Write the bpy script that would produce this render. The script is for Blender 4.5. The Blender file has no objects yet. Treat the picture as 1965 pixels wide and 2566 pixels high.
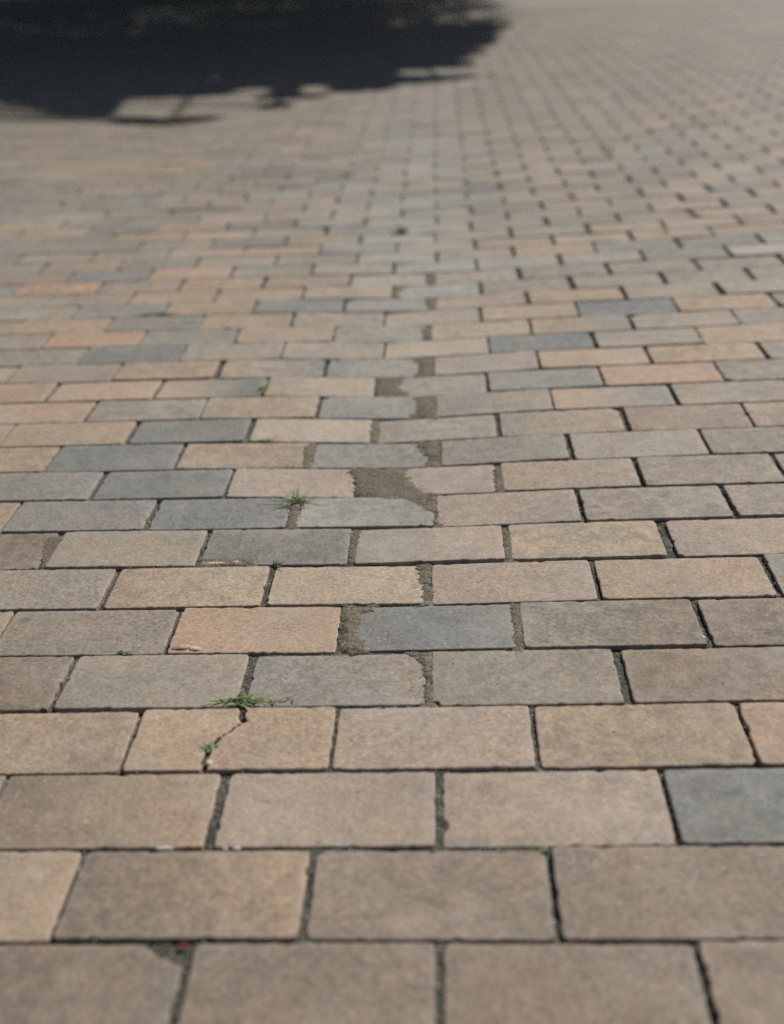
import bpy, bmesh, math, random
import numpy as np
from mathutils import Vector, Matrix, noise

rng = random.Random(11)
sc = bpy.context.scene
col = sc.collection

# ------------------------------------------------------------------ camera
# the pavement is measured in course units (U metres between bed joints);
# the camera stands above the world origin, +Y runs away from it
U = 0.105
PITCH, YAW, ROLL, HC, FPX = 0.4607954333, -0.0572790185, 0.0491270937, 6.7621727823, 2809.0198369
X0, Y0, LR = -0.2063145729, 6.2130027395, 1.98
CXP, CYP = 982.5, 1283.0
CAMZ = HC * U
def yawed(v):
    c, s = math.cos(YAW), math.sin(YAW)
    return Vector((c*v[0] + s*v[1], -s*v[0] + c*v[1], v[2]))
cr, sr = math.cos(ROLL), math.sin(ROLL)
cp, sp = math.cos(PITCH), math.sin(PITCH)
v_right = yawed((cr, -sr*sp, -sr*cp))
v_down = yawed((-sr, -cr*sp, -cr*cp))
v_fwd = yawed((0, cp, -sp))
cam = bpy.data.cameras.new('camera')
cam_o = bpy.data.objects.new('camera', cam)
col.objects.link(cam_o)
M = Matrix.Identity(4)
for i, v in enumerate((v_right, -v_down, -v_fwd)):
    for j in range(3):
        M[j][i] = v[j]
M[2][3] = CAMZ
cam_o.matrix_world = M
cam.sensor_fit = 'HORIZONTAL'
cam.sensor_width = 36.0
cam.lens = 36.0 * FPX / 1965.0
cam.clip_start = 0.02
cam.clip_end = 1000
cam.dof.use_dof = True
cam.dof.focus_distance = 1.38
cam.dof.aperture_fstop = cam.lens / 15.5
sc.camera = cam_o

# ------------------------------------------------------------------ light
SUN_EL, SUN_AZ = math.radians(46), math.radians(40)      # azimuth from +Y towards +X
sun_dir = Vector((math.sin(SUN_AZ)*math.cos(SUN_EL), math.cos(SUN_AZ)*math.cos(SUN_EL), math.sin(SUN_EL)))
w = bpy.data.worlds.new('World')
sc.world = w
w.use_nodes = True
nt = w.node_tree
sky = nt.nodes.new('ShaderNodeTexSky')
sky.sky_type = 'NISHITA'
sky.sun_disc = False
sky.sun_elevation = SUN_EL
sky.sun_rotation = SUN_AZ
nt.links.new(sky.outputs[0], nt.nodes['Background'].inputs[0])
nt.nodes['Background'].inputs[1].default_value = 0.05
sl = bpy.data.lights.new('sun', 'SUN')
sl.energy = 5.0
sl.angle = math.radians(0.53)
sl.color = (1.0, 0.965, 0.90)
sun = bpy.data.objects.new('sun', sl)
col.objects.link(sun)
sun.rotation_euler = (-sun_dir).to_track_quat('-Z', 'Y').to_euler()
sun.location = sun_dir * 60
vs = sc.view_settings
vs.view_transform = 'Standard'
vs.look = 'None'
vs.exposure = 0.08
vs.gamma = 1.0
vs.use_curve_mapping = False
sc.render.engine = 'CYCLES'
sc.cycles.use_denoising = False
sc.cycles.max_bounces = 6

# ------------------------------------------------------------------ ground shape
CB = np.array([-0.09153204348889674, 0.13040478120473867, 0.0025494253606314506, 0.03794374197998785,
               -0.004402536630647619, 0.062109753833492674, -0.018390772308490105, 0.01463880949195599,
               -0.13698216204072522, 0.06674022199421446, 0.01389855549494478, -0.011502806671916487])
NMAX = 42.0
def zc(k, n):
    """height (course units) of the worn pavement: a shallow gutter along its middle, sides rising"""
    k = np.asarray(k, float); n = np.asarray(n, float)
    k = k + 0*n; n = n + 0*k
    k = -0.5 + 6.0*np.tanh((k + 0.5)/6.0 * (1 + 0.25*((k+0.5)/6.0)**2))
    over = np.maximum(n - NMAX, 0)
    m = np.clip(n, -1.0, NMAX)
    u = m/20; v = k/3
    ramp = np.clip((m - 3)/8, 0, 1)
    g = np.exp(-((k + .25)/.7)**2)
    B = np.stack([u, u*u, u**3, v*u, v*u*u, v*v*u, v*v*u*u, v**3*u, g*ramp, g*ramp*u, 0*u + 1, v], -1)
    return B @ CB + 0.0275*40*(1 - np.exp(-over/40))
def kn(x, y):
    return (np.asarray(x)/U - X0)/LR, np.asarray(y)/U - Y0
def zf(x, y):
    k, n = kn(x, y)
    return zc(k, n)*U
def pix2ground(px, py):
    """a point of the photograph (1965 x 2566) -> where it lies on the pavement"""
    u = (px - CXP)/FPX; v = (py - CYP)/FPX
    d = v_right*u + v_down*v + v_fwd
    z = 0.0
    for _ in range(25):
        t = (z - CAMZ)/d.z
        x, y = d.x*t, d.y*t
        z = float(zf(x, y))
    return x, y
def disp2ground(px, py):
    return pix2ground(px*1965/1680, py*1965/1680)
def project(x, y, z):
    p = Vector((x, y, z - CAMZ))
    f = p.dot(v_fwd)
    if f < 0.05:
        return None
    return CXP + FPX*p.dot(v_right)/f, CYP + FPX*p.dot(v_down)/f

# ------------------------------------------------------------------ materials
def new_mat(name):
    m = bpy.data.materials.new(name)
    m.use_nodes = True
    nt = m.node_tree
    return m, nt, nt.nodes['Principled BSDF']
def N(nt, t, **kw):
    n = nt.nodes.new(t)
    for k, v in kw.items():
        setattr(n, k, v)
    return n
def mix(nt, fac, a, b, mode='MIX'):
    m = N(nt, 'ShaderNodeMix', data_type='RGBA', blend_type=mode)
    for sock, val in ((m.inputs[0], fac), (m.inputs[6], a), (m.inputs[7], b)):
        if hasattr(val, 'is_linked'):
            nt.links.new(val, sock)
        elif isinstance(val, (int, float)):
            sock.default_value = val
        else:
            sock.default_value = tuple(val) + ((1,) if len(val) == 3 else ())
    return m.outputs[2]
def ramp(nt, src, stops):
    r = N(nt, 'ShaderNodeValToRGB')
    e = r.color_ramp.elements
    while len(e) < len(stops):
        e.new(0.5)
    for el, (p, c) in zip(e, stops):
        el.position = p
        el.color = (c, c, c, 1) if isinstance(c, (int, float)) else tuple(c) + (1,)
    nt.links.new(src, r.inputs[0])
    return r.outputs[0]
def tex(nt, vec, scale, detail=3, rough=0.55):
    t = N(nt, 'ShaderNodeTexNoise')
    t.inputs['Scale'].default_value = scale
    t.inputs['Detail'].default_value = detail
    t.inputs['Roughness'].default_value = rough
    nt.links.new(vec, t.inputs['Vector'])
    return t.outputs['Fac']
def math_node(nt, op, a, b=None):
    m = N(nt, 'ShaderNodeMath', operation=op)
    for s, v in zip(m.inputs, (a, b)):
        if v is None:
            continue
        if hasattr(v, 'is_linked'):
            nt.links.new(v, s)
        else:
            s.default_value = v
    return m.outputs[0]

def brick_material():
    m, nt, bs = new_mat('fired_clay')
    at = N(nt, 'ShaderNodeAttribute', attribute_name='tone')
    wear = N(nt, 'ShaderNodeAttribute', attribute_name='wear')
    geo = N(nt, 'ShaderNodeNewGeometry')
    seed = N(nt, 'ShaderNodeVectorMath', operation='SCALE')
    seed.inputs[0].default_value = (13.1, 7.7, 3.3)
    nt.links.new(at.outputs['Alpha'], seed.inputs['Scale'])
    add = N(nt, 'ShaderNodeVectorMath', operation='ADD')
    nt.links.new(geo.outputs['Position'], add.inputs[0])
    nt.links.new(seed.outputs[0], add.inputs[1])
    P = add.outputs[0]
    tone = at.outputs['Color']
    # every brick was fired a little differently: how cloudy, how speckled
    wn_ = N(nt, 'ShaderNodeTexWhiteNoise', noise_dimensions='1D')
    nt.links.new(at.outputs['Alpha'], wn_.inputs['W'])
    wsep = N(nt, 'ShaderNodeSeparateColor')
    nt.links.new(wn_.outputs['Color'], wsep.inputs[0])
    cloudy, speckled, scuffed = wsep.outputs[0], wsep.outputs[1], wsep.outputs[2]
    # large cloudy firing marks
    big = ramp(nt, tex(nt, P, 11, 4, 0.6), [(0.30, 0.0), (0.72, 1.0)])
    c = mix(nt, big, mix(nt, 0.30, tone, (0.80, 0.86, 0.95), 'MULTIPLY'), mix(nt, 1.0, tone, (1.10, 1.03, 0.96), 'MULTIPLY'))
    # blue grey mottling and grime
    mott = ramp(nt, tex(nt, P, 46, 5, 0.68), [(0.40, 0.0), (0.62, 1.0)])
    c = mix(nt, math_node(nt, 'MULTIPLY', mott, math_node(nt, 'ADD', math_node(nt, 'MULTIPLY', cloudy, 0.75), 0.25)), c, mix(nt, 1.0, c, (0.65, 0.68, 0.71), 'MULTIPLY'))
    mott2 = ramp(nt, tex(nt, P, 170, 4, 0.7), [(0.44, 0.0), (0.66, 1.0)])
    c = mix(nt, math_node(nt, 'MULTIPLY', mott2, math_node(nt, 'ADD', math_node(nt, 'MULTIPLY', speckled, 0.6), 0.35)), c, mix(nt, 1.0, c, (0.60, 0.60, 0.62), 'MULTIPLY'))
    # fine streaky grain
    mpg = N(nt, 'ShaderNodeMapping')
    mpg.inputs['Rotation'].default_value = (0, 0, 0.7)
    mpg.inputs['Scale'].default_value = (1.0, 2.6, 1)
    nt.links.new(P, mpg.inputs['Vector'])
    fg = ramp(nt, tex(nt, mpg.outputs[0], 240, 3, 0.7), [(0.36, 0.62), (0.64, 1.34)])
    c = mix(nt, 0.75, c, mix(nt, 1.0, c, fg, 'MULTIPLY'))
    # foot-worn grime in patches that run across several bricks
    W = geo.outputs['Position']
    stain = ramp(nt, tex(nt, W, 4.2, 5, 0.62), [(0.44, 0.0), (0.66, 1.0)])
    c = mix(nt, math_node(nt, 'MULTIPLY', stain, 0.42), c, mix(nt, 1.0, c, (0.66, 0.68, 0.68), 'MULTIPLY'))
    dust = ramp(nt, tex(nt, W, 7.0, 5, 0.65), [(0.50, 0.0), (0.72, 1.0)])
    c = mix(nt, math_node(nt, 'MULTIPLY', dust, 0.22), c, (0.40, 0.37, 0.32))
    # dark scuffs and old gum
    mpp = N(nt, 'ShaderNodeMapping')
    mpp.inputs['Rotation'].default_value = (0, 0, 0.5)
    mpp.inputs['Scale'].default_value = (0.45, 1.6, 1)
    nt.links.new(P, mpp.inputs['Vector'])
    vs_ = N(nt, 'ShaderNodeTexVoronoi')
    vs_.inputs['Scale'].default_value = 52
    nt.links.new(mpp.outputs[0], vs_.inputs['Vector'])
    scf = ramp(nt, vs_.outputs['Distance'], [(0.05, 1.0), (0.13, 0.0)])
    scp = ramp(nt, tex(nt, P, 9, 2), [(0.52, 0.0), (0.60, 1.0)])
    c = mix(nt, math_node(nt, 'MULTIPLY', math_node(nt, 'MULTIPLY', scf, scp), math_node(nt, 'MULTIPLY', scuffed, 0.85)), c, (0.07, 0.07, 0.07))
    vg = N(nt, 'ShaderNodeTexVoronoi')
    vg.inputs['Scale'].default_value = 6.5
    nt.links.new(W, vg.inputs['Vector'])
    gum = ramp(nt, math_node(nt, 'ADD', vg.outputs['Distance'], math_node(nt, 'MULTIPLY', tex(nt, W, 150, 3), 0.05)), [(0.055, 1.0), (0.085, 0.0)])
    c = mix(nt, math_node(nt, 'MULTIPLY', gum, 0.55), c, (0.075, 0.078, 0.08))
    # orange grog showing through
    grog = ramp(nt, tex(nt, P, 120, 3, 0.6), [(0.56, 0.0), (0.68, 1.0)])
    c = mix(nt, math_node(nt, 'MULTIPLY', grog, 0.40), c, mix(nt, 1.0, c, (1.42, 1.16, 0.92), 'MULTIPLY'))
    # pale sand grains
    vor = N(nt, 'ShaderNodeTexVoronoi')
    vor.inputs['Scale'].default_value = 160
    nt.links.new(P, vor.inputs['Vector'])
    grain = ramp(nt, vor.outputs['Distance'], [(0.12, 1.0), (0.27, 0.0)])
    gsep = N(nt, 'ShaderNodeSeparateColor')
    nt.links.new(vor.outputs['Color'], gsep.inputs[0])
    gsize = ramp(nt, gsep.outputs[0], [(0.25, 0.0), (0.95, 1.0)])
    pick = ramp(nt, tex(nt, P, 60, 2), [(0.46, 0.0), (0.58, 1.0)])
    c = mix(nt, math_node(nt, 'MULTIPLY', math_node(nt, 'MULTIPLY', math_node(nt, 'MULTIPLY', grain, gsize), pick), 0.42), c, (0.55, 0.52, 0.47))
    # the hard-burnt dark bricks are salted with paler grains
    bw = N(nt, 'ShaderNodeRGBToBW')
    nt.links.new(tone, bw.inputs[0])
    darkb = ramp(nt, bw.outputs[0], [(0.155, 1.0), (0.19, 0.0)])
    salt = ramp(nt, tex(nt, P, 135, 5, 0.75), [(0.47, 0.0), (0.62, 1.0)])
    c = mix(nt, math_node(nt, 'MULTIPLY', math_node(nt, 'MULTIPLY', salt, darkb), 0.42), c, mix(nt, 1.0, tone, (1.8, 1.8, 1.74), 'MULTIPLY'))
    # pits
    vor2 = N(nt, 'ShaderNodeTexVoronoi')
    vor2.inputs['Scale'].default_value = 75
    nt.links.new(P, vor2.inputs['Vector'])
    pit = ramp(nt, vor2.outputs['Distance'], [(0.06, 1.0), (0.16, 0.0)])
    ppick = ramp(nt, tex(nt, P, 24, 2), [(0.57, 0.0), (0.66, 1.0)])
    pitf = math_node(nt, 'MULTIPLY', pit, ppick)
    c = mix(nt, math_node(nt, 'MULTIPLY', pitf, 0.7), c, (0.05, 0.047, 0.045))
    # dusty worn arrises
    wn = ramp(nt, tex(nt, P, 90, 3), [(0.35, 0.1), (0.7, 1.0)])
    c = mix(nt, math_node(nt, 'MULTIPLY', math_node(nt, 'MULTIPLY', wear.outputs['Fac'], wn), 0.35), c, (0.36, 0.33, 0.30))
    nt.links.new(c, bs.inputs['Base Color'])
    nt.links.new(ramp(nt, tex(nt, P, 60, 3), [(0.3, 0.66), (0.7, 0.9)]), bs.inputs['Roughness'])
    bs.inputs['Specular IOR Level'].default_value = 0.35
    h = math_node(nt, 'ADD', math_node(nt, 'MULTIPLY', tex(nt, P, 14, 3), 2.6), math_node(nt, 'MULTIPLY', tex(nt, P, 230, 5, 0.7), 0.55))
    h = math_node(nt, 'SUBTRACT', h, math_node(nt, 'MULTIPLY', pitf, 0.8))
    b = N(nt, 'ShaderNodeBump')
    b.inputs['Strength'].default_value = 0.55
    b.inputs['Distance'].default_value = 0.0022
    nt.links.new(h, b.inputs['Height'])
    nt.links.new(b.outputs[0], bs.inputs['Normal'])
    return m

def sand_material(name, light, dark, gscale=420, bump=0.0025):
    m, nt, bs = new_mat(name)
    geo = N(nt, 'ShaderNodeNewGeometry')
    P = geo.outputs['Position']
    c = mix(nt, ramp(nt, tex(nt, P, 30, 5, 0.65), [(0.35, 0.0), (0.68, 1.0)]), dark, light)
    vor = N(nt, 'ShaderNodeTexVoronoi')
    vor.inputs['Scale'].default_value = gscale
    nt.links.new(P, vor.inputs['Vector'])
    sep = N(nt, 'ShaderNodeSeparateColor')
    nt.links.new(vor.outputs['Color'], sep.inputs[0])
    c = mix(nt, ramp(nt, sep.outputs[0], [(0.78, 0.0), (0.94, 0.6)]), c, (0.34, 0.31, 0.26))
    c = mix(nt, ramp(nt, sep.outputs[1], [(0.72, 0.0), (0.9, 0.55)]), c, (0.035, 0.034, 0.033))
    c = mix(nt, ramp(nt, sep.outputs[2], [(0.82, 0.0), (0.95, 0.5)]), c, (0.24, 0.13, 0.075))
    nt.links.new(c, bs.inputs['Base Color'])
    bs.inputs['Roughness'].default_value = 0.95
    bs.inputs['Specular IOR Level'].default_value = 0.2
    h = math_node(nt, 'ADD', math_node(nt, 'MULTIPLY', vor.outputs['Distance'], -0.9), tex(nt, P, 160, 4, 0.7))
    b = N(nt, 'ShaderNodeBump')
    b.inputs['Strength'].default_value = 0.9
    b.inputs['Distance'].default_value = bump
    nt.links.new(h, b.inputs['Height'])
    nt.links.new(b.outputs[0], bs.inputs['Normal'])
    return m

def plain_material(name, a, b_, scale=60, rough=0.8, spec=0.3):
    m, nt, bs = new_mat(name)
    tc = N(nt, 'ShaderNodeTexCoord')
    c = mix(nt, ramp(nt, tex(nt, tc.outputs['Object'], scale, 4), [(0.35, 0.0), (0.68, 1.0)]), a, b_)
    nt.links.new(c, bs.inputs['Base Color'])
    bs.inputs['Roughness'].default_value = rough
    bs.inputs['Specular IOR Level'].default_value = spec
    return m

def far_paving_material():
    """the same running bond, too far off to tell the bricks apart"""
    m, nt, bs = new_mat('distant_paving')
    geo = N(nt, 'ShaderNodeNewGeometry')
    mp = N(nt, 'ShaderNodeMapping')
    mp.inputs['Location'].default_value = (-X0*U, -Y0*U, 0)
    nt.links.new(geo.outputs['Position'], mp.inputs['Vector'])
    br = N(nt, 'ShaderNodeTexBrick')
    br.offset = 0.5
    for k, v in (('Scale', 1.0), ('Mortar Size', 0.0022), ('Mortar Smooth', 0.1), ('Brick Width', LR*U), ('Row Height', U), ('Bias', 0.0)):
        br.inputs[k].default_value = v
    br.inputs['Color1'].default_value = (0.150, 0.137, 0.115, 1)
    br.inputs['Color2'].default_value = (0.225, 0.197, 0.160, 1)
    br.inputs['Mortar'].default_value = (0.05, 0.045, 0.04, 1)
    nt.links.new(mp.outputs[0], br.inputs['Vector'])
    c = mix(nt, ramp(nt, tex(nt, geo.outputs['Position'], 1.3, 5), [(0.35, 0.0), (0.7, 0.5)]), br.outputs['Color'], (0.16, 0.15, 0.135))
    nt.links.new(c, bs.inputs['Base Color'])
    bs.inputs['Roughness'].default_value = 0.85
    return m

M_BRICK = brick_material()
M_BED = sand_material('joint_dirt', (0.088, 0.088, 0.068), (0.036, 0.041, 0.035))
M_SAND = sand_material('washed_sand', (0.160, 0.141, 0.101), (0.098, 0.087, 0.062), 620, 0.0012)
M_FAR = far_paving_material()

# ------------------------------------------------------------------ mesh helpers
def mesh_obj(name, verts, faces, mat, parent=None, loc=(0, 0, 0), smooth=False):
    me = bpy.data.meshes.new(name)
    me.from_pydata([tuple(v) for v in verts], [], faces)
    me.materials.append(mat)
    if smooth:
        me.polygons.foreach_set('use_smooth', [True]*len(me.polygons))
    me.update()
    o = bpy.data.objects.new(name, me)
    o.location = loc
    o.parent = parent
    col.objects.link(o)
    return o
def set_tone(o, cols, wear):
    me = o.data
    a = me.attributes.new('tone', 'FLOAT_COLOR', 'POINT')
    a.data.foreach_set('color', np.asarray(cols, np.float32).ravel())
    b = me.attributes.new('wear', 'FLOAT', 'POINT')
    b.data.foreach_set('value', np.asarray(wear, np.float32))
def tag(o, label=None, category=None, group=None, kind=None):
    for k, v in (('label', label), ('category', category), ('group', group), ('kind', kind)):
        if v:
            o[k] = v
    return o

# ------------------------------------------------------------------ brick grid
NLO, NHI, KLO, KHI = -6, 112, -27, 25
# head joints read off the photograph (pixel x at mid course), the rest follows the bond
J = {0: [449, 1101, 1775], 1: [170, 772, 1387], 2: [545, 1100, 1678], 3: [329, 837, 1340], 4: [161, 618, 1074, 1560],
     5: [434, 862, 1298, 1759], 6: [275, 672, 1073, 1493], 7: [130, 510, 884, 1269, 1670], 8: [381, 735, 1091, 1454, 1825],
     9: [246, 575, 905, 1250, 1600], 10: [132, 451, 779, 1098, 1427, 1766], 11: [332, 627, 939, 1248, 1565],
     12: [227, 511, 799, 1088, 1383, 1688], 13: [130, 397, 666, 950, 1221, 1507, 1803], 14: [294, 550, 816, 1083, 1349, 1625],
     15: [208, 456, 709, 963, 1225, 1488, 1753], 16: [117, 357, 593, 837, 1078, 1329, 1581], 17: [271, 504, 732, 963, 1204, 1447, 1693],
     18: [186, 414, 638, 863, 1088, 1321, 1563, 1801], 19: [117, 327, 542, 760, 985, 1204, 1431, 1662],
     20: [248, 452, 661, 877, 1081, 1300, 1523, 1746]}
TONES = {0: 'BBBB', 1: 'TBBB', 2: 'BPPD', 3: 'TTPT', 4: 'BNGNB', 5: 'NODNB', 6: 'NTLPT', 7: 'BNGNLP', 8: 'GDSPNN', 9: 'GDPPTN',
         10: 'TDTGNNN', 11: 'TDPPNB', 12: 'TNTGNTN', 13: 'TTTTNGON', 14: 'NTTGPTT', 15: 'NDNPLDNT', 16: 'NOGTNLTN',
         17: 'TGTPPTDT', 18: 'NGTDGTTNN', 19: 'NNTTTSNNN', 20: 'OPTTPPNNN'}
SECOND = {(5, 1): 'T', (4, 2): 'N', (8, 2): 'G', (13, 2): 'D', (14, 2): 'G', (14, 3): 'N', (16, 6): 'G', (12, 5): 'G', (12, 4): 'P', (11, 4): 'T', (9, 4): 'P', (5, 3): 'B', (7, 3): 'P', (6, 1): 'L', (2, 0): 'T', (1, 1): 'T'}
def lin(c):
    c = c/255.0
    return c/12.92 if c <= 0.04045 else ((c + 0.055)/1.055)**2.4
GAIN = 0.86
TONE = {k: np.array([lin(v)*GAIN*f for v, f in zip(rgb, (0.965, 0.995, 1.01))]) for k, rgb in dict(
    O=(183, 150, 125), T=(176, 151, 127), P=(170, 150, 134), B=(141, 123, 107), N=(153, 141, 127), G=(141, 137, 130),
    D=(117, 120, 119), S=(158, 157, 149), L=(192, 169, 144)).items()}
WEIGHT = 'NNNNNTTTTPPPGGGGDDSBBO'
# wide head joints, in metres
GAP = {(2, -1): .0085, (2, 0): .0062, (4, -1): .0085, (4, 1): .009, (6, -1): .0068, (6, 0): .008, (7, -2.5): .0095, (7, -1.5): .006,
       (7, -.5): .009, (7, .5): .008, (7, 1.5): .0130, (8, -2): .0065, (8, 1): .006, (9, .5): .009, (9, 1.5): .007, (9, -2.5): .007,
       (10, -1): .008, (10, 0): .009, (10, 1): .0085, (10, -2): .006, (11, -1.5): .009, (11, -.5): .010, (11, 1.5): .009, (11, .5): .007,
       (5, .5): .0075, (5, 1.5): .0075, (3, .5): .0045, (3, -.5): .003, (3, -1.5): .004, (1, -1.5): .0032, (1, -.5): .0058, (1, .5): .0045,
       (2, 1): .0040, (4, -2): .0055, (4, 0): .0058, (5, -1.5): .0045, (6, -2): .0062, (6, 1): .0055, (5, -.5): .012, (9, -.5): .014,
       (13, -.5): .016, (12, 0): .006, (14, 0): .008, (8, -1): .011, (12, -1): .006, (0, 0): .006}
joints = {}      # course -> {k: x centre}
for n in range(NLO, NHI + 1):
    half = 0.0 if n % 2 == 0 else 0.5
    wander = rng.gauss(0, 0.010)
    row = {}
    for i in range(KLO, KHI + 1):
        k = i + half
        row[k] = (X0 + (k + wander + rng.gauss(0, 0.010))*LR)*U
    joints[n] = row
line_y = {n: (Y0 + n)*U + rng.gauss(0, 0.0006) for n in range(NLO - 1, NHI + 1)}   # bed joint above course n
for n, xs in J.items():
    row = joints[n]
    ym = (line_y[n] + line_y[n - 1])/2
    tones = {}
    ks = []
    for px in xs:
        # find the world x whose projection at mid course is px
        lo, hi = -8.0, 8.0
        for _ in range(40):
            mid = (lo + hi)/2
            p = project(mid, ym, float(zf(mid, ym)))
            if p[0] < px:
                lo = mid
            else:
                hi = mid
        k = (mid/U - X0)/LR
        k = round(k) if n % 2 == 0 else round(k - .5) + .5
        row[k] = mid
        ks.append(k)
    TONES[n] = {kk: (c, SECOND.get((n, i))) for i, (kk, c) in enumerate(zip([ks[0] - 1] + ks, TONES[n]))}

def course_of(x, y):
    n = int(math.ceil((y/U - Y0)))
    row = joints.get(n)
    if not row:
        return None
    k = max((kk for kk in row if row[kk] < x), default=None)
    return n, k
FARTONE = {}
for (ox, oy, s, l) in ((90, 450, 570/1680, [(560, 715, 'D'), (1130, 715, 'O'), (1560, 700, 'G'), (900, 620, 'G'), (1500, 620, 'N'), (950, 500, 'N'),
                        (800, 430, 'T'), (1400, 410, 'T'), (750, 375, 'D'), (400, 440, 'D'), (300, 650, 'T'), (1250, 310, 'P'), (700, 250, 'N')]),
                       (660, 450, 570/1680, [(150, 530, 'O'), (700, 515, 'D'), (1250, 520, 'P'), (300, 590, 'N'), (950, 580, 'S'), (650, 660, 'P'), (1250, 650, 'S'),
                        (850, 750, 'P'), (1400, 740, 'L'), (900, 450, 'S'), (450, 450, 'T'), (1600, 500, 'P'), (250, 270, 'P'), (100, 450, 'D'), (900, 330, 'S'),
                        (500, 320, 'S'), (1150, 310, 'S'), (1400, 330, 'N'), (1150, 370, 'S'), (1450, 430, 'N'), (1100, 200, 'S'), (1400, 110, 'N')]),
                       (1230, 450, 600/1680, [(450, 500, 'O'), (200, 440, 'T'), (900, 470, 'D'), (700, 410, 'P'), (1500, 440, 'D'), (420, 370, 'G'), (250, 190, 'D'),
                        (900, 340, 'T'), (1300, 370, 'T'), (600, 550, 'S'), (1350, 600, 'T'), (900, 600, 'N'), (1300, 540, 'D'), (1300, 180, 'T'), (1200, 260, 'B'), (700, 220, 'G')])):
    for X, Y, c in l:
        r = course_of(*pix2ground(ox + X*s, oy + Y*s))
        if r:
            FARTONE[r] = c

def tone_for(n, k):
    t = TONES.get(n, {}).get(k)
    a = b = None
    if t:
        a, b = t
    elif (n, k) in FARTONE:
        a = FARTONE[(n, k)]
    else:
        a = rng.choice(WEIGHT)
        if rng.random() < 0.18:
            b = rng.choice('NTGDP')
    ca = TONE[a]*(1 + rng.gauss(0, 0.05))
    cb = TONE[b] if b else ca*(1 + rng.gauss(0, 0.06))
    if b and not t and rng.random() < .5:
        ca, cb = cb, ca
    # bricks of one batch: the far ones were picked without reading them one by one, keep them near the mean
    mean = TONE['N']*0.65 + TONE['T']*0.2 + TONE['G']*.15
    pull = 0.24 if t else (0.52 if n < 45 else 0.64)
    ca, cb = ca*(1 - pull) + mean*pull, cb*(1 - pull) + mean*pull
    # pale silt left on the bricks along the gutter
    d = math.exp(-((k + .85)/1.3)**2)*min(1, max(0, (n - 5)/8))*0.38
    silt = TONE['S']*1.08
    far_falloff = 1 - 0.20*min(1, max(0, (n - 22)/30))       # lens falloff put into the brick colour, darker towards the far end
    return (ca*(1 - d) + silt*d)*far_falloff, (cb*(1 - d) + silt*d)*far_falloff

def rim(x0, x1, y0, y1, nx, ny, chip, rs, round_c):
    """outline of a brick's face, worn: small nicks along the arrises and rounded corners"""
    pts = []
    for (ax, ay, bx, by, m) in ((x0, y0, x1, y0, nx), (x1, y0, x1, y1, ny), (x1, y1, x0, y1, nx), (x0, y1, x0, y0, ny)):
        for i in range(m):
            t = i/m
            if m > 3 and i not in (0,):
                t += rs.uniform(-.25, .25)/m
            pts.append([ax + (bx - ax)*t, ay + (by - ay)*t])
    cx, cy = (x0 + x1)/2, (y0 + y1)/2
    hx, hy = (x1 - x0)/2, (y1 - y0)/2
    out = []
    for i, (x, y) in enumerate(pts):
        d = abs(rs.gauss(0, chip))
        if rs.random() < 0.08:
            d += rs.uniform(1.0, 5.0)*chip
        ex, ey = abs(x - cx)/hx > .999, abs(y - cy)/hy > .999
        if ex and ey:
            d += rs.uniform(0.4, 1.0)*round_c
        nx_, ny_ = (math.copysign(1, x - cx) if ex else 0), (math.copysign(1, y - cy) if ey else 0)
        out.append((x - nx_*d, y - ny_*d))
    return out

class Batch:
    def __init__(self):
        self.v, self.f, self.c, self.w = [], [], [], []
    def add(self, v, f, c, w_):
        o = len(self.v)
        self.v += v
        self.f += [tuple(i + o for i in q) for q in f]
        self.c += c
        self.w += w_

def brick_geometry(outline, n, k, rs, level, ctr, plane, tones, xr):
    """rings: deep side, side, arris, face. heights follow the brick's own plane"""
    m = len(outline)
    cx, cy = ctr
    z0, gx, gy = plane
    ca, cb = tones
    seed = rs.random()*9 + 0.3
    rings = []
    if level == 2:
        prof = ((0.0, -0.030), (0.0, -0.0018), (0.0005, -0.0009), (0.0016, -0.0004), (0.010, 0.0))
    elif level == 1:
        prof = ((0.0, -0.030), (0.0, -0.0010), (0.0014, 0.0))
    else:
        prof = ((0.0, -0.018), (0.0, -0.001), (0.0025, 0.0))
    v, c, wv = [], [], []
    area = sum(outline[i][0]*outline[(i + 1) % m][1] - outline[(i + 1) % m][0]*outline[i][1] for i in range(m))
    oxs, oys = [p[0] for p in outline], [p[1] for p in outline]
    qcx, qcy, qw, qh = (min(oxs) + max(oxs))/2, (min(oys) + max(oys))/2, max(oxs) - min(oxs), max(oys) - min(oys)
    for ri, (ins, dz) in enumerate(prof):
        for i, (x, y) in enumerate(outline):
            if ins > .005:
                x = qcx + (x - qcx)*(1 - 2*ins/qw)
                y = qcy + (y - qcy)*(1 - 2*ins/qh)
            elif ins:
                px, py = outline[i - 1]
                qx, qy = outline[(i + 1) % m]
                tx, ty = qx - px, qy - py
                l = math.hypot(tx, ty) or 1
                sx, sy = -ty/l, tx/l
                if level == 0 or True:
                    # corner vertices move diagonally
                    x, y = x + sx*ins*1.15, y + sy*ins*1.15
            v.append((x - cx, y - cy, z0 + gx*(x - cx) + gy*(y - cy) + dz))
            t = min(1, max(0, (x - xr[0])/(xr[1] - xr[0])))
            t = t*t*(3 - 2*t)
            cc = ca*(1 - t) + cb*t
            c.append((cc[0], cc[1], cc[2], seed))
            wv.append(0.0 if ri == len(prof) - 1 else ((1.0, .55, .55, .45)[ri - 1] if ri > 0 else 0.2))
    f = []
    R = len(prof)
    for r in range(R - 1):
        for i in range(m):
            j = (i + 1) % m
            f.append((r*m + i, r*m + j, (r + 1)*m + j, (r + 1)*m + i))
    f.append(tuple((R - 1)*m + i for i in range(m)))
    return v, f, c, wv

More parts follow.
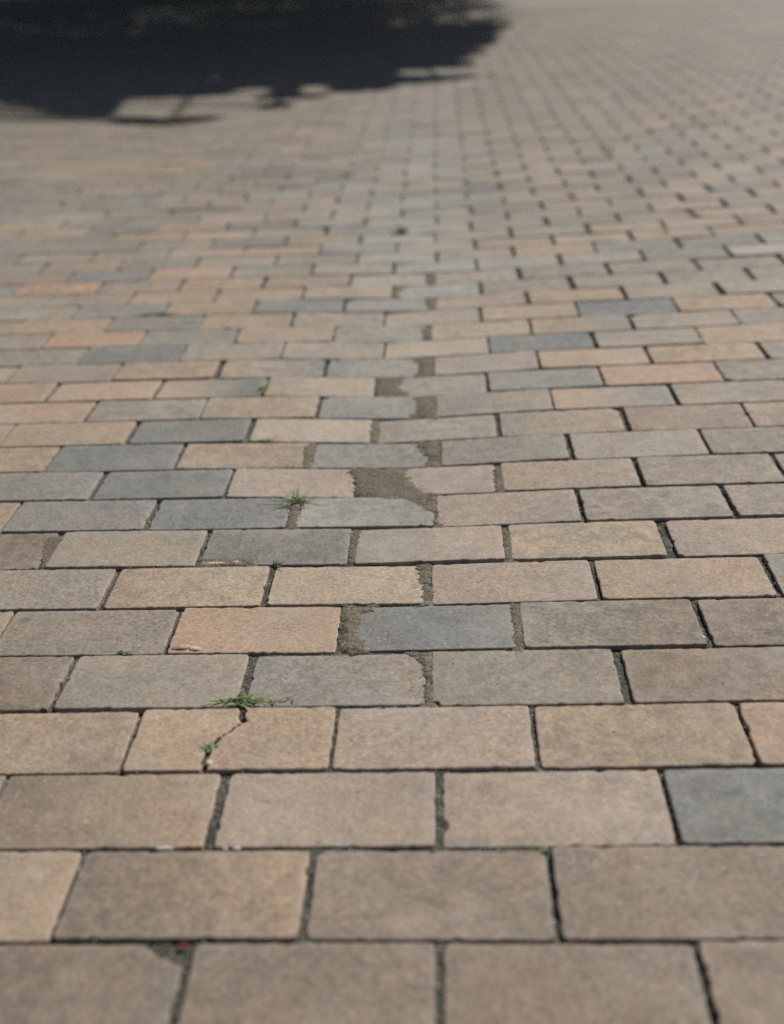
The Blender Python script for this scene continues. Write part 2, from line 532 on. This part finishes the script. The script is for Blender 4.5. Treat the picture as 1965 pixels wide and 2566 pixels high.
# ------------------------------------------------------------------ pavement bed
def lines(a, b, fine0, fine1, fine, coarse):
    out, x = [], a
    while x < b:
        out.append(x)
        x += fine if fine0 <= x < fine1 else coarse
    out.append(b)
    return np.array(out)
bx0, bx1 = (X0 + (KLO + .5)*LR)*U, (X0 + (KHI)*LR)*U
by0, by1 = line_y[NLO - 1], line_y[NHI]
gx = lines(bx0, bx1, -0.9, 0.95, 0.009, 0.08)
gy = lines(by0, by1, 0.55, 2.6, 0.009, 0.06)
XX, YY = np.meshgrid(gx, gy)
ZZ = zf(XX, YY)
kk_, nn_ = kn(XX, YY)
gut = np.exp(-((kk_ + 0.35)/0.9)**2)
depth = 0.0068 - 0.0034*gut
zz = np.empty(XX.shape)
for i in range(XX.shape[0]):
    for j in range(XX.shape[1]):
        zz[i, j] = noise.fractal((XX[i, j]*28, YY[i, j]*28, 0.3), 0.9, 2.1, 3) if -0.95 < XX[i, j] < 1 and YY[i, j] < 2.65 else 0
depth = depth + zz*0.0026
depth = np.clip(depth, 0.0022, 0.013)
nyv, nxv = XX.shape
verts = np.stack([XX, YY, ZZ - depth], -1).reshape(-1, 3)
faces = [(r*nxv + q, r*nxv + q + 1, (r + 1)*nxv + q + 1, (r + 1)*nxv + q) for r in range(nyv - 1) for q in range(nxv - 1)]
pavement = mesh_obj('brick_pavement', verts, faces, M_BED, smooth=True)
tag(pavement, 'worn brown and grey brick pavement in running bond with a sandy gutter line', 'pavement', kind='structure')

# the pavement goes on round the built bricks
EXT = 260.0
zedge = lambda x, y: float(zf(min(max(x, bx0), bx1), min(max(y, by0), by1)))
fx = [-EXT, -40, -12, bx0] + list(np.linspace(bx0, bx1, 14)[1:-1]) + [bx1, 12, 40, EXT]
fy = [-EXT, -40, -10, by0] + list(np.linspace(by0, by1, 18)[1:-1]) + [by1, by1 + 4, by1 + 12, 40, 90, EXT]
fv = [(x, y, zedge(x, y)) for y in fy for x in fx]
ff = []
for r in range(len(fy) - 1):
    for q in range(len(fx) - 1):
        inside = fx[q] >= bx0 - 1e-6 and fx[q + 1] <= bx1 + 1e-6 and fy[r] >= by0 - 1e-6 and fy[r + 1] <= by1 + 1e-6
        if not inside:
            a = r*len(fx) + q
            ff.append((a, a + 1, a + len(fx) + 1, a + len(fx)))
ground = mesh_obj('ground', fv, ff, M_FAR)
tag(ground, 'distant continuation of the brick paving all round', 'ground', kind='structure')

# ------------------------------------------------------------------ bricks
cells = []
for n in range(NLO, NHI + 1):
    ks = sorted(joints[n])
    for a, b in zip(ks[:-1], ks[1:]):
        ga = GAP.get((n, a)) or rng.uniform(.0030, .0060)
        gb = GAP.get((n, b)) or None
        cells.append((n, a, b))
gapw = {}
for n in joints:
    for k in joints[n]:
        gapw[(n, k)] = GAP.get((n, k)) or max(.0022, rng.gauss(.0047 if n < 18 else (.0095 if k > .6 else .0070), .0022))
lineg = {}
info = []
for n, a, b in cells:
    x0 = joints[n][a] + gapw[(n, a)]/2
    x1 = joints[n][b] - gapw[(n, b)]/2
    y0 = line_y[n - 1] + max(.0009, rng.gauss(.0018, .0005))
    y1 = line_y[n] - max(.0009, rng.gauss(.0018, .0005))
    cx, cy = (x0 + x1)/2, (y0 + y1)/2
    z = float(zf(cx, cy))
    area = 0
    pp = [project(x, y, z) for x, y in ((x0, y0), (x1, y0), (x1, y1), (x0, y1))]
    if all(pp):
        cl = [(min(max(p[0], 0), 1965), min(max(p[1], 0), 2566)) for p in pp]
        area = abs(sum(cl[i][0]*cl[(i + 1) % 4][1] - cl[(i + 1) % 4][0]*cl[i][1] for i in range(4)))/2
    info.append((area, n, a, x0, x1, y0, y1, cx, cy))
order = sorted(range(len(info)), key=lambda i: -info[i][0])
single = set(order[:298])
far = Batch()
for idx, (area, n, k, x0, x1, y0, y1, cx, cy) in enumerate(info):
    rs = random.Random(n*1009 + int(k*2)*31 + 5)
    # the brick lies as a rigid slab on the worn surface, a touch out of true
    zl, zr = zf(x0, cy), zf(x1, cy)
    zn, zb = zf(cx, y0), zf(cx, y1)
    amp = 1.0 if n < 45 else 0.6
    z0 = float((zl + zr + zn + zb)/4) + rs.gauss(0, 0.0008)*amp
    gx_ = float((zr - zl)/(x1 - x0)) + rs.gauss(0, 0.0045)*amp
    gy_ = float((zb - zn)/(y1 - y0)) + rs.gauss(0, 0.011)*amp
    if idx in single:
        if n <= 13:
            level, nx, ny, chip, rc = 2, 30, 15, 0.00050, 0.0018
        elif n <= 24:
            level, nx, ny, chip, rc = 1, 10, 5, 0.0005, 0.0015
        else:
            level, nx, ny, chip, rc = 1, 3, 2, 0.0004, 0.001
    else:
        level, nx, ny, chip, rc = (1, 4, 3, 0.0005, 0.001) if n < 24 else (0, 1, 1, 0.0, 0.0)
    if level == 0:
        out = [(x0, y0), (x1, y0), (x1, y1), (x0, y1)]
    else:
        out = rim(x0, x1, y0, y1, nx, ny, chip, rs, rc)
    if rs.random() < 0.10 and level and n > 3:
        # a knocked-off corner
        cxn, cyn = rs.choice([(x0, y0), (x1, y0), (x1, y1), (x0, y1)])
        rad = rs.uniform(.006, .014)
        out = [(x + (cx - x)*.10*max(0, 1 - math.hypot(x - cxn, y - cyn)/rad), y + (cy - y)*.16*max(0, 1 - math.hypot(x - cxn, y - cyn)/rad)) for x, y in out]
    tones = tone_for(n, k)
    pieces = [out]
    if n == 0 and k == -2:       # corner broken away in the bottom row
        bxn, byn = x1, y1
        out2 = []
        for x, y in out:
            d = math.hypot((x - bxn)/1.6, y - byn)
            if d < .022:
                x, y = x - (.022 - d)*1.0, y - (.022 - d)*.55
            out2.append((x, y))
        pieces = [out2]
    if n == 3 and k == -1.5:
        # cracked right across
        crack = [disp2ground(a, b) for a, b in ((522, 1508), (521, 1530), (522, 1548), (508, 1556), (492, 1570), (474, 1578), (462, 1590), (447, 1603), (441, 1625), (434, 1652))]
        crack = [(x, min(max(y, y0), y1)) for x, y in crack]
        crack[0] = (crack[0][0], y1)
        crack[-1] = (crack[-1][0], y0)
        dense = []
        for (ax, ay), (bx_, by_) in zip(crack[:-1], crack[1:]):
            for t in (0, .33, .66):
                dense.append((ax + (bx_ - ax)*t + rs.gauss(0, .0009), ay + (by_ - ay)*t))
        dense.append(crack[-1])
        g0 = .0024
        widen = [1.5 if i < 7 else (0.75 if i < 18 else 1.3) for i in range(len(dense))]
        lo = [p for p in out[:30]]
        left_bottom = [p for p in out[:30] if p[0] < crack[-1][0] - .004]
        right_bottom = [p for p in out[:30] if p[0] > crack[-1][0] + .004]
        right_side = out[30:45]
        top_right = [p for p in out[45:75] if p[0] > crack[0][0] + .004]
        top_left = [p for p in out[45:75] if p[0] < crack[0][0] - .004]
        left_side = out[75:]
        cl = [(x - g0*wd, y) for (x, y), wd in zip(dense, widen)]
        crr = [(x + g0*wd, y) for (x, y), wd in zip(dense, widen)]
        pieces = [left_bottom + cl[::-1] + top_left + left_side, right_bottom + right_side + top_right + crr]
    for pi, pc in enumerate(pieces):
        dz = 0.0009 if pi == 1 else 0
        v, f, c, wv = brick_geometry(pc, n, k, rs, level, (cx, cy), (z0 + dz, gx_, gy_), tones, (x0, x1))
        if idx in single:
            zz0 = z0
            v = [(a, b, cc - zz0) for a, b, cc in v]
            o = mesh_obj('brick', v, f, M_BRICK, parent=pavement, loc=(cx, cy, zz0))
            set_tone(o, c, wv)
            if len(pieces) == 2:
                o['label'] = ('left' if pi == 0 else 'right') + ' half of a tan brick cracked right across'
            if n == 0 and k == -2:
                o['label'] = 'brown brick with its corner broken away'
        else:
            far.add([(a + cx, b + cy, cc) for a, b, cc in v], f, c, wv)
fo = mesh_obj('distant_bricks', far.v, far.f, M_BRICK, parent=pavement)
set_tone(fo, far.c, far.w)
fo['kind'] = 'stuff'

# ------------------------------------------------------------------ washed-in sand
PATCH = [  # outlines in the photograph (1680-wide reading), crest height in mm
    ([(752, 1004), (868, 1004), (885, 1022), (905, 1045), (938, 1062), (937, 1128), (928, 1128), (926, 1102), (880, 1082), (830, 1074), (765, 1068), (758, 1035)], 2.6),
    ([(735, 1138), (775, 1138), (766, 1152), (766, 1206), (748, 1206), (748, 1162)], 1.8),
    ([(733, 1298), (806, 1296), (778, 1325), (765, 1350), (785, 1380), (778, 1398), (727, 1397)], 2.4),
    ([(898, 1210), (926, 1210), (920, 1250), (924, 1297), (896, 1299), (907, 1260)], 2.0),
    ([(880, 1398), (922, 1398), (919, 1508), (907, 1508), (912, 1440), (902, 1414)], 2.0),
    ([(893, 946), (943, 944), (943, 1002), (896, 1004), (922, 985), (905, 965)], 2.4),
    ([(805, 808), (865, 808), (858, 828), (880, 850), (934, 850), (934, 898), (878, 898), (885, 870), (868, 855), (806, 852)], 2.6),
    ([(878, 768), (930, 767), (928, 808), (886, 810), (900, 790)], 2.4),
    ([(902, 702), (930, 702), (924, 730), (910, 730)], 2.2),
    ([(912, 640), (934, 640), (932, 670), (920, 670), (910, 652)], 2.2),
    ([(834, 617), (864, 617), (848, 630), (862, 641), (836, 641)], 2.2),
    ([(620, 1082), (650, 1076), (640, 1100), (634, 1136), (616, 1136)], 2.0),
    ([(910, 588), (938, 588), (932, 613), (913, 613)], 2.0),
    ([(652, 960), (668, 948), (672, 955), (664, 1003), (652, 1003)], 1.4),
    ([(790, 900), (808, 900), (806, 946), (794, 946)], 1.2),
    ([(430, 1196), (540, 1196), (548, 1207), (430, 1209)], 0.9),
    ([(95, 1148), (132, 1148), (108, 1212), (92, 1212)], 0.2),
    ([(1060, 1004), (1076, 1004), (1080, 1060), (1066, 1060)], 0.4),
    ([(1080, 1138), (1092, 1138), (1098, 1203), (1086, 1203)], 0.5),
    ([(1098, 1295), (1118, 1295), (1116, 1395), (1104, 1395)], 0.4),
]
sv, sf = [], []
for poly, crest in PATCH:
    g = [disp2ground(*p) for p in poly]
    P = np.array(g)
    mean_y = P[:, 1].mean()
    step = 0.0013 if mean_y < 1.9 else 0.0024
    pad = 0.018
    xs = np.arange(P[:, 0].min() - pad, P[:, 0].max() + pad, step)
    ys = np.arange(P[:, 1].min() - pad, P[:, 1].max() + pad, step)
    X, Y = np.meshgrid(xs, ys)
    # signed distance to the outline
    inside = np.zeros(X.shape, bool)
    dist = np.full(X.shape, 9.0)
    for (ax, ay), (bx_, by_) in zip(g, g[1:] + g[:1]):
        cond = ((ay > Y) != (by_ > Y)) & (X < (bx_ - ax)*(Y - ay)/((by_ - ay) or 1e-9) + ax)
        inside ^= cond
        dx, dy = bx_ - ax, by_ - ay
        t = np.clip(((X - ax)*dx + (Y - ay)*dy)/(dx*dx + dy*dy), 0, 1)
        dist = np.minimum(dist, np.hypot(X - ax - t*dx, Y - ay - t*dy))
    sd = np.where(inside, dist, -dist)
    nz = np.array([[noise.fractal((x*60, y*130, 1.7), 0.8, 2.2, 4) for x in xs] for y in ys])
    fine = np.array([[noise.noise((x*420, y*420, 4.1)) for x in xs] for y in ys])
    e = sd + (0.0095 if crest > 2.1 else 0.0062 if crest > 1.5 else 0.003)*nz + 0.0016*fine
    h = np.where(e > 0, crest*0.001*(1 - np.exp(-e/0.006)), e*0.45) + fine*0.0005 + nz*0.0004
    keep = h > -0.0055
    Z = zf(X, Y) + h
    base = len(sv)
    ids = -np.ones(X.shape, int)
    cell = keep[:-1, :-1] & keep[1:, :-1] & keep[:-1, 1:] & keep[1:, 1:]
    used = np.zeros(X.shape, bool)
    used[:-1, :-1] |= cell; used[1:, :-1] |= cell; used[:-1, 1:] |= cell; used[1:, 1:] |= cell
    ids[used] = np.arange(base, base + used.sum())
    sv += list(zip(X[used], Y[used], Z[used]))
    for r, q in np.argwhere(cell):
        sf.append((ids[r, q], ids[r, q + 1], ids[r + 1, q + 1], ids[r + 1, q]))
spill = []
rsp = random.Random(5)
for poly, crest in PATCH[:8]:
    g = [disp2ground(*p) for p in poly]
    for (ax, ay), (bx_, by_) in zip(g, g[1:] + g[:1]):
        for _ in range(int(math.hypot(bx_ - ax, by_ - ay)*450)):
            t = rsp.random()
            spill.append((ax + (bx_ - ax)*t + rsp.gauss(0, .008), ay + (by_ - ay)*t + rsp.gauss(0, .006)))
sand = mesh_obj('washed_sand', sv, [tuple(int(i) for i in q) for q in sf], M_SAND, smooth=True)
tag(sand, 'brown sand washed over brick ends along the gutter line', 'sand', kind='stuff')

# loose grit in the joints and on the sand
gv, gf = [], []
def grit(x, y, z, r, rs):
    base = len(gv)
    axes = [(1, 0, 0), (-1, 0, 0), (0, 1, 0), (0, -1, 0), (0, 0, 1), (0, 0, -1)]
    a = rs.uniform(0, 3.14)
    for ax in axes:
        q = r*rs.uniform(.6, 1.25)
        vx, vy, vz = ax[0]*q, ax[1]*q, ax[2]*q*.8
        gv.append((x + vx*math.cos(a) - vy*math.sin(a), y + vx*math.sin(a) + vy*math.cos(a), z + vz))
    for t in ((0, 2, 4), (2, 1, 4), (1, 3, 4), (3, 0, 4), (2, 0, 5), (1, 2, 5), (3, 1, 5), (0, 3, 5)):
        gf.append(tuple(base + i for i in t))
rs = random.Random(77)
for n in range(-1, 15):
    for k, xj in joints[n].items():
        if abs(xj) > 0.9:
            continue
        for _ in range(rs.randint(2, 9)):
            y = rs.uniform(line_y[n - 1], line_y[n])
            x = xj + rs.gauss(0, gapw[(n, k)]*.22)
            grit(x, y, float(zf(x, y)) - rs.uniform(.0005, .0035), rs.uniform(.0006, .0017), rs)
    for _ in range(60):
        x = rs.uniform(-.8, .85)
        y = line_y[n] + rs.gauss(0, .0008)
        grit(x, y, float(zf(x, y)) - rs.uniform(.0003, .003), rs.uniform(.0005, .0013), rs)
for x, y in spill:
    grit(x, y, float(zf(x, y)) + .0001, rs.uniform(.0003, .0008), rs)
M_GRIT = plain_material('grit_stone', (0.16, 0.14, 0.115), (0.36, 0.33, 0.28), 160)
go = mesh_obj('grit', gv, gf, M_GRIT)
tag(go, 'loose grit lying in the brick joints', 'grit', kind='stuff')

# ------------------------------------------------------------------ weeds
def grass_material(name, a, b_):
    m, nt, bs = new_mat(name)
    at = N(nt, 'ShaderNodeAttribute', attribute_name='tone')
    nt.links.new(at.outputs['Color'], bs.inputs['Base Color'])
    bs.inputs['Roughness'].default_value = 0.55
    bs.inputs['Specular IOR Level'].default_value = 0.35
    return m
M_GRASS = grass_material('grass_blade', None, None)
GREEN = [(0.090, 0.185, 0.060), (0.130, 0.230, 0.080), (0.060, 0.140, 0.045), (0.22, 0.28, 0.11)]
STRAW = [(0.38, 0.30, 0.14), (0.30, 0.24, 0.11), (0.24, 0.25, 0.10)]
def tuft(px, py, n_blades, length, spread, label, straw=0.2, flat=0.5, stretch=(1, 1), seed=1, width=0.0016, lean=None):
    x, y = disp2ground(px, py)
    z = float(zf(x, y)) - 0.003
    rs = random.Random(seed*97 + 3)
    V, F, C = [], [], []
    for b in range(n_blades):
        a = rs.uniform(0, 2*math.pi) if lean is None else lean + rs.gauss(0, .7)
        L = length*1.45*rs.uniform(.45, 1.15)
        up = rs.uniform(.15, 1.0)*(1 - flat) + rs.uniform(.05, .3)*flat
        dx, dy = math.cos(a)*stretch[0], math.sin(a)*stretch[1]
        ox, oy = rs.gauss(0, spread)*stretch[0], rs.gauss(0, spread)*stretch[1]
        w0 = width*rs.uniform(.6, 1.2)
        colr = rs.choice(STRAW) if rs.random() < straw else rs.choice(GREEN)
        base = len(V)
        S = 5
        bend = rs.uniform(.4, 1.3)
        for i in range(S + 1):
            t = i/S
            r = L*(t*(1 - up*.5))
            h = L*up*(t - 0.55*bend*t*t) + 0.0025*(t > 0)
            h = max(h, 0.0032 if t > .3 else 0.001)
            cxx, cyy = ox + dx*r, oy + dy*r
            ww = w0*(1 - t**1.6) + 0.00012
            sx, sy = -math.sin(a)*ww, math.cos(a)*ww
            V += [(cxx - sx, cyy - sy, h + ww*.35), (cxx, cyy, h), (cxx + sx, cyy + sy, h + ww*.35)]
            cc = tuple(q*(.7 + .5*t) for q in colr) + (1,)
            C += [cc]*3
        for i in range(S):
            o = base + i*3
            F += [(o, o + 1, o + 4, o + 3), (o + 1, o + 2, o + 5, o + 4)]
    o = mesh_obj('grass_tuft', V, F, M_GRASS, loc=(x, y, z))
    set_tone(o, C, [0]*len(V))
    return tag(o, label, 'grass', 'weeds growing in the brick joints')
tuft(636, 1078, 38, .034, .0060, 'largest splayed grass tuft with straw blades, beside the broad sand patch', .45, .55, (1.15, .8), 1, .0010)
tuft(513, 1503, 36, .020, .0060, 'bright green grass clump at the top of the crack in the broken brick', .12, .45, (1.2, .6), 2, .0011)
tuft(558, 1503, 24, .016, .0100, 'flat strip of pale grass trailing right along the joint above the broken brick', .35, .85, (1.5, .35), 3, .0010)
tuft(449, 1603, 18, .009, .0018, 'tiny dark green sprout halfway down the crack of the broken brick', .0, .4, (1, .8), 4, .0011)
tuft(587, 1212, 6, .024, .0012, 'thin sprig of two or three blades above the gap between two pale bricks', .05, .15, (1, 1), 5, .0012, lean=.6)
tuft(859, 497, 34, .030, .0090, 'round green weed alone on the far gutter line', .0, .35, (1, 1), 6, .0030)
tuft(744, 373, 18, .022, .0080, 'small blurred weed farthest up the left of the gutter', .05, .4, (1, 1), 7, .0032)
tuft(567, 832, 30, .024, .0040, 'yellowish sprig filling a head joint left of the gutter', .6, .4, (.6, 1.3), 8, .0013)
tuft(553, 944, 26, .016, .0090, 'sparse straw grass lying along the joint above a pale brick', .5, .8, (1.8, .4), 9, .0011)
tuft(338, 674, 24, .020, .0100, 'low green smear of grass on the left, farthest of the left joints', .1, .75, (1.7, .5), 10, .0016)
tuft(488, 704, 12, .014, .0050, 'faint green sprout between two left bricks near a dark brick', .1, .6, (1.2, .6), 11, .0015)
tuft(702, 771, 16, .016, .0050, 'small green sprout at a joint corner just left of the gutter', .1, .6, (1.3, .6), 12, .0015)
tuft(712, 722, 12, .014, .0040, 'tiny green sprout in a head joint above the pale bricks', .2, .6, (.8, 1), 13, .0014)
tuft(262, 1399, 12, .008, .0025, 'tiny green shoot in the left bed joint beside the orange brick', .0, .6, (1.2, .5), 14, .0011)
tuft(1171, 1819, 12, .0032, .0014, 'moss speck at the bottom right head joint', .0, .6, (1, .6), 15, .0011)
tuft(1302, 320, 20, .032, .0120, 'faint blurred weed among the far right bricks', .1, .4, (1, 1), 16, .0032)
tuft(1427, 497, 14, .022, .0060, 'small yellow green weed in a right hand head joint', .3, .5, (.8, 1), 17, .0022)
tuft(596, 1000, 14, .010, .0080, 'thin dry grass thread in the joint under a pale brick', .5, .85, (1.8, .35), 18, .0009)
tuft(410, 691, 10, .012, .0050, 'second faint green sprout in the left bed joint', .1, .7, (1.4, .5), 19, .0014)

# ------------------------------------------------------------------ pebbles, chips, leaf
def stone(name, px, py, size, label, category, mat, seed, lift=0.0, rot=0.0):
    x, y = disp2ground(px, py)
    z = float(zf(x, y))
    bm = bmesh.new()
    bmesh.ops.create_icosphere(bm, subdivisions=3, radius=1.0)
    for v in bm.verts:
        d = 1 + .22*noise.noise(v.co*1.4 + Vector((seed, 0, 0))) + .10*noise.noise(v.co*4 + Vector((0, seed, 0)))
        v.co = Vector((v.co.x*size[0]*d, v.co.y*size[1]*d, v.co.z*size[2]*d))
    me = bpy.data.meshes.new(name)
    bm.to_mesh(me)
    bm.free()
    me.materials.append(mat)
    me.polygons.foreach_set('use_smooth', [True]*len(me.polygons))
    o = bpy.data.objects.new(name, me)
    o.location = (x, y, z + lift)
    o.rotation_euler = (0, 0, rot)
    col.objects.link(o)
    return tag(o, label, category)
M_WHITE = plain_material('pale_stone', (0.62, 0.58, 0.54), (0.46, 0.43, 0.40), 300)
M_CLAY = plain_material('broken_clay', (0.34, 0.19, 0.12), (0.48, 0.33, 0.24), 260, .9)
M_PINK = plain_material('pale_broken_clay', (0.50, 0.40, 0.33), (0.40, 0.31, 0.25), 260, .9)
stone('pebble', 352, 1818, (.0085, .0020, .0020), 'long white stone chip in the lowest left bed joint', 'pebble', M_WHITE, 3.1, -.0002)
stone('pebble', 482, 1818, (.0024, .0018, .0018), 'smallest white chip in the lowest left bed joint, middle of three', 'pebble', M_WHITE, 5.2, -.0004)
stone('pebble', 506, 1818, (.0038, .0019, .0018), 'short white chip, rightmost of three in the lowest left bed joint', 'pebble', M_WHITE, 7.7, -.0003)
stone('pebble', 448, 1636, (.0038, .0045, .0022), 'pale chip at the foot of the crack in the broken brick', 'pebble', M_PINK, 2.4, .0008)
stone('pebble', 1508, 1366, (.0026, .0030, .0024), 'white pebble in the dark head joint at the right edge', 'pebble', M_WHITE, 9.3, -.0008)
stone('brick_fragment', 388, 1389, (.0110, .0050, .0030), 'orange clay fragment at the corner of the orange brick', 'brick fragment', M_CLAY, 4.4, .0006, .1)
stone('brick_fragment', 418, 1391, (.0075, .0042, .0022), 'pale clay crumb right of the orange fragment', 'brick fragment', M_PINK, 6.1, .0004, -.1)
stone('brick_fragment', 462, 1206, (.0150, .0036, .0012), 'long crumbled clay spall along the joint above the pale bricks', 'brick fragment', M_PINK, 8.8, -.0004, .02)
stone('brick_fragment', 505, 1204, (.0070, .0036, .0013), 'short clay crumb above the left pale brick', 'brick fragment', M_CLAY, 1.8, -.0004, -.05)
lx, ly = disp2ground(392, 2026)
M_LEAF = plain_material('red_leaf', (0.11, 0.020, 0.016), (0.17, 0.045, 0.025), 300, .6)
lv = [(-.0075, -.001, .0006), (-.004, .0035, .0022), (.001, .0046, .0030), (.006, .0030, .0022), (.0085, .0, .0030), (.005, -.0032, .0014), (0, -.0042, .0008), (-.005, -.0034, .0006), (0, 0, .0012)]
lt = [(x, y, z + .0003) for x, y, z in lv]
nl = len(lv)
lfaces = [(i, (i + 1) % 8, 8) for i in range(8)] + [(nl + (i + 1) % 8, nl + i, nl + 8) for i in range(8)] + [(i, nl + i, nl + (i + 1) % 8, (i + 1) % 8) for i in range(8)]
leaf = mesh_obj('leaf', [(a*.62, b*.7, c_) for a, b, c_ in lv + lt], lfaces, M_LEAF, loc=(lx, ly, float(zf(lx, ly)) - .0012))
tag(leaf, 'small red leaf scrap in the lowest joint at the broken corner', 'leaf')

# ------------------------------------------------------------------ tree beyond the frame whose shade falls across the far left
MAIN = [disp2ground(*p) for p in ((-60, 222), (85, 236), (180, 246), (245, 258), (250, 236), (258, 210), (400, 209), (495, 204), (508, 192), (572, 190), (580, 206), (600, 202), (632, 198),
                                  (642, 185), (700, 184), (708, 199), (820, 196), (860, 182), (940, 176), (1052, 164), (1058, 157), (960, 160), (850, 162), (845, 153), (1000, 146))]
MAIN += [(0.40, 8.6), (0.75, 11.5), (0.9, 34.0), (0.9, 46.0), (-24.0, 46.0), (-15.0, 8.0)]
LOBES = [[disp2ground(*p) for p in q] for q in (
    ((240, 252), (330, 254), (400, 250), (470, 249), (476, 253), (430, 260), (370, 266), (320, 266), (250, 262)),
    ((560, 222), (600, 221), (622, 226), (600, 232), (565, 231)),
    ((550, 204), (640, 202), (700, 203), (690, 209), (620, 211), (560, 212)))]
def signed(poly, x, y):
    ins, d = False, 1e9
    for (ax, ay), (bx_, by_) in zip(poly, poly[1:] + poly[:1]):
        if (ay > y) != (by_ > y) and x < (bx_ - ax)*(y - ay)/(by_ - ay) + ax:
            ins = not ins
        dx, dy = bx_ - ax, by_ - ay
        t = min(1, max(0, ((x - ax)*dx + (y - ay)*dy)/(dx*dx + dy*dy)))
        d = min(d, math.hypot(x - ax - t*dx, y - ay - t*dy))
    return d if ins else -d
M_BARK = plain_material('bark', (0.09, 0.07, 0.05), (0.16, 0.125, 0.095), 12, .9)
def leaf_material():
    m, nt, bs = new_mat('tree_leaf')
    oi = N(nt, 'ShaderNodeNewGeometry')
    c = mix(nt, oi.outputs['Random Per Island'], (0.035, 0.075, 0.018), (0.075, 0.13, 0.035))
    nt.links.new(c, bs.inputs['Base Color'])
    bs.inputs['Roughness'].default_value = 0.5
    return m
M_TLEAF = leaf_material()
def limb(V, F, a, b, ra, rb, sides=8):
    a, b = Vector(a), Vector(b)
    d = (b - a).normalized()
    s = d.orthogonal().normalized()
    t = d.cross(s)
    base = len(V)
    for p, r in ((a, ra), (b, rb)):
        for i in range(sides):
            an = 2*math.pi*i/sides
            V.append(p + (s*math.cos(an) + t*math.sin(an))*r)
    for i in range(sides):
        j = (i + 1) % sides
        F.append((base + i, base + j, base + sides + j, base + sides + i))
def make_tree(base, height, clumps, label, seed):
    rs = random.Random(seed)
    root = bpy.data.objects.new('tree', None)
    root.location = (base[0], base[1], zedge(base[0], base[1]))
    col.objects.link(root)
    V, F = [], []
    pts = [Vector((0, 0, -.2))]
    for i in range(1, 6):
        pts.append(Vector((rs.gauss(0, .08)*i, rs.gauss(0, .08)*i, height*.55*i/5)))
    for i in range(5):
        limb(V, F, pts[i], pts[i + 1], .30 - .035*i, .30 - .035*(i + 1), 10)
    for c, r in clumps[::30]:
        q = Vector(c) - root.location
        st = pts[rs.randint(3, 5)]
        mid = st.lerp(q, .5) + Vector((0, 0, .25))
        limb(V, F, st, mid, .075, .045, 6)
        limb(V, F, mid, q, .045, .012, 6)
    mesh_obj('trunk', V, F, M_BARK, parent=root)
    LV, LF = [], []
    for c, r in clumps:
        leaf, leaves = (min(.14, max(.028, r*.24)), 60 if r > .3 else 34)
        leaf = .20 if r > .82 else leaf
        cc = Vector(c) - root.location
        for _ in range(leaves):
            d = Vector((rs.gauss(0, 1), rs.gauss(0, 1), rs.gauss(0, .7)))
            d *= r*.52*min(1.0, 1.9/d.length)
            p = cc + d
            u = Vector((rs.gauss(0, 1), rs.gauss(0, 1), rs.gauss(0, .5))).normalized()
            nrm = Vector((rs.gauss(0, .6), rs.gauss(0, .6), 1)).normalized()
            s = nrm.cross(u).normalized()
            L = leaf*rs.uniform(.7, 1.3)
            b0 = len(LV)
            LV += [p - u*L, p + s*L*.5 - u*L*.1 + nrm*L*.08, p + u*L, p - s*L*.5 - u*L*.1 + nrm*L*.08]
            LF.append((b0, b0 + 1, b0 + 2, b0 + 3))
    mesh_obj('crown', LV, LF, M_TLEAF, parent=root)
    tag(root, label, 'tree', 'trees standing beyond the view')
    return root
rs = random.Random(21)
to_sun = sun_dir/sun_dir.z
TREES = [((0.4, 18.2), 'broad leafy tree whose shade falls on the far left paving'),
         ((-7.0, 13.0), 'leafy tree standing left of the paving'),
         ((-2.0, 28.0), 'leafy tree far behind, deepening the shade'),
         ((-16.5, 37.0), 'farthest leafy tree, off to the left')]
groups = [[] for _ in TREES]
def nearest(p):
    return min(range(len(TREES)), key=lambda i: math.hypot(p.x - TREES[i][0][0], p.y - TREES[i][0][1]))
def clump(poly, x, y, rmax, h):
    sd = signed(poly, x, y)
    if sd < .02:
        return
    if poly is MAIN and y < 8.6 and noise.noise((x*2.3 + 3.1, y*3.6, .5)) > .24:
        return
    r = min(rmax, sd*.72 + .012)
    p = Vector((x, y, .06)) + to_sun*h
    groups[nearest(p)].append((p, r))
# the outer sprays, lobe by lobe, then the body of the crowns
for poly in LOBES:
    xs, ys = [p[0] for p in poly], [p[1] for p in poly]
    for i in range(420):
        clump(poly, rs.uniform(min(xs), max(xs)), rs.uniform(min(ys), max(ys)), .14, rs.uniform(3.4, 4.4))
for (ax, ay), (bx_, by_) in zip(MAIN[:23], MAIN[1:24]):
    for i in range(int(math.hypot(bx_ - ax, by_ - ay)*190)):
        t = rs.random()
        clump(MAIN, ax + (bx_ - ax)*t + rs.gauss(0, .22), ay + (by_ - ay)*t + rs.uniform(0, .5), .22, rs.uniform(3.4, 5.0))
for i in range(900):
    clump(MAIN, rs.uniform(-4.5, 1.2), rs.uniform(6.0, 10.5), .5, rs.uniform(3.6, 6.0))
for i in range(2000):
    clump(MAIN, rs.uniform(-14, 1.4), rs.uniform(8.0, 34), .8, rs.uniform(4, 8.0))
for i in range(900):
    clump(MAIN, rs.uniform(-23, 0.9), rs.uniform(20, 46), 1.1, rs.uniform(4, 8.5))
for i, (base, label) in enumerate(TREES):
    make_tree(base, 8.0, groups[i], label, 31 + i)
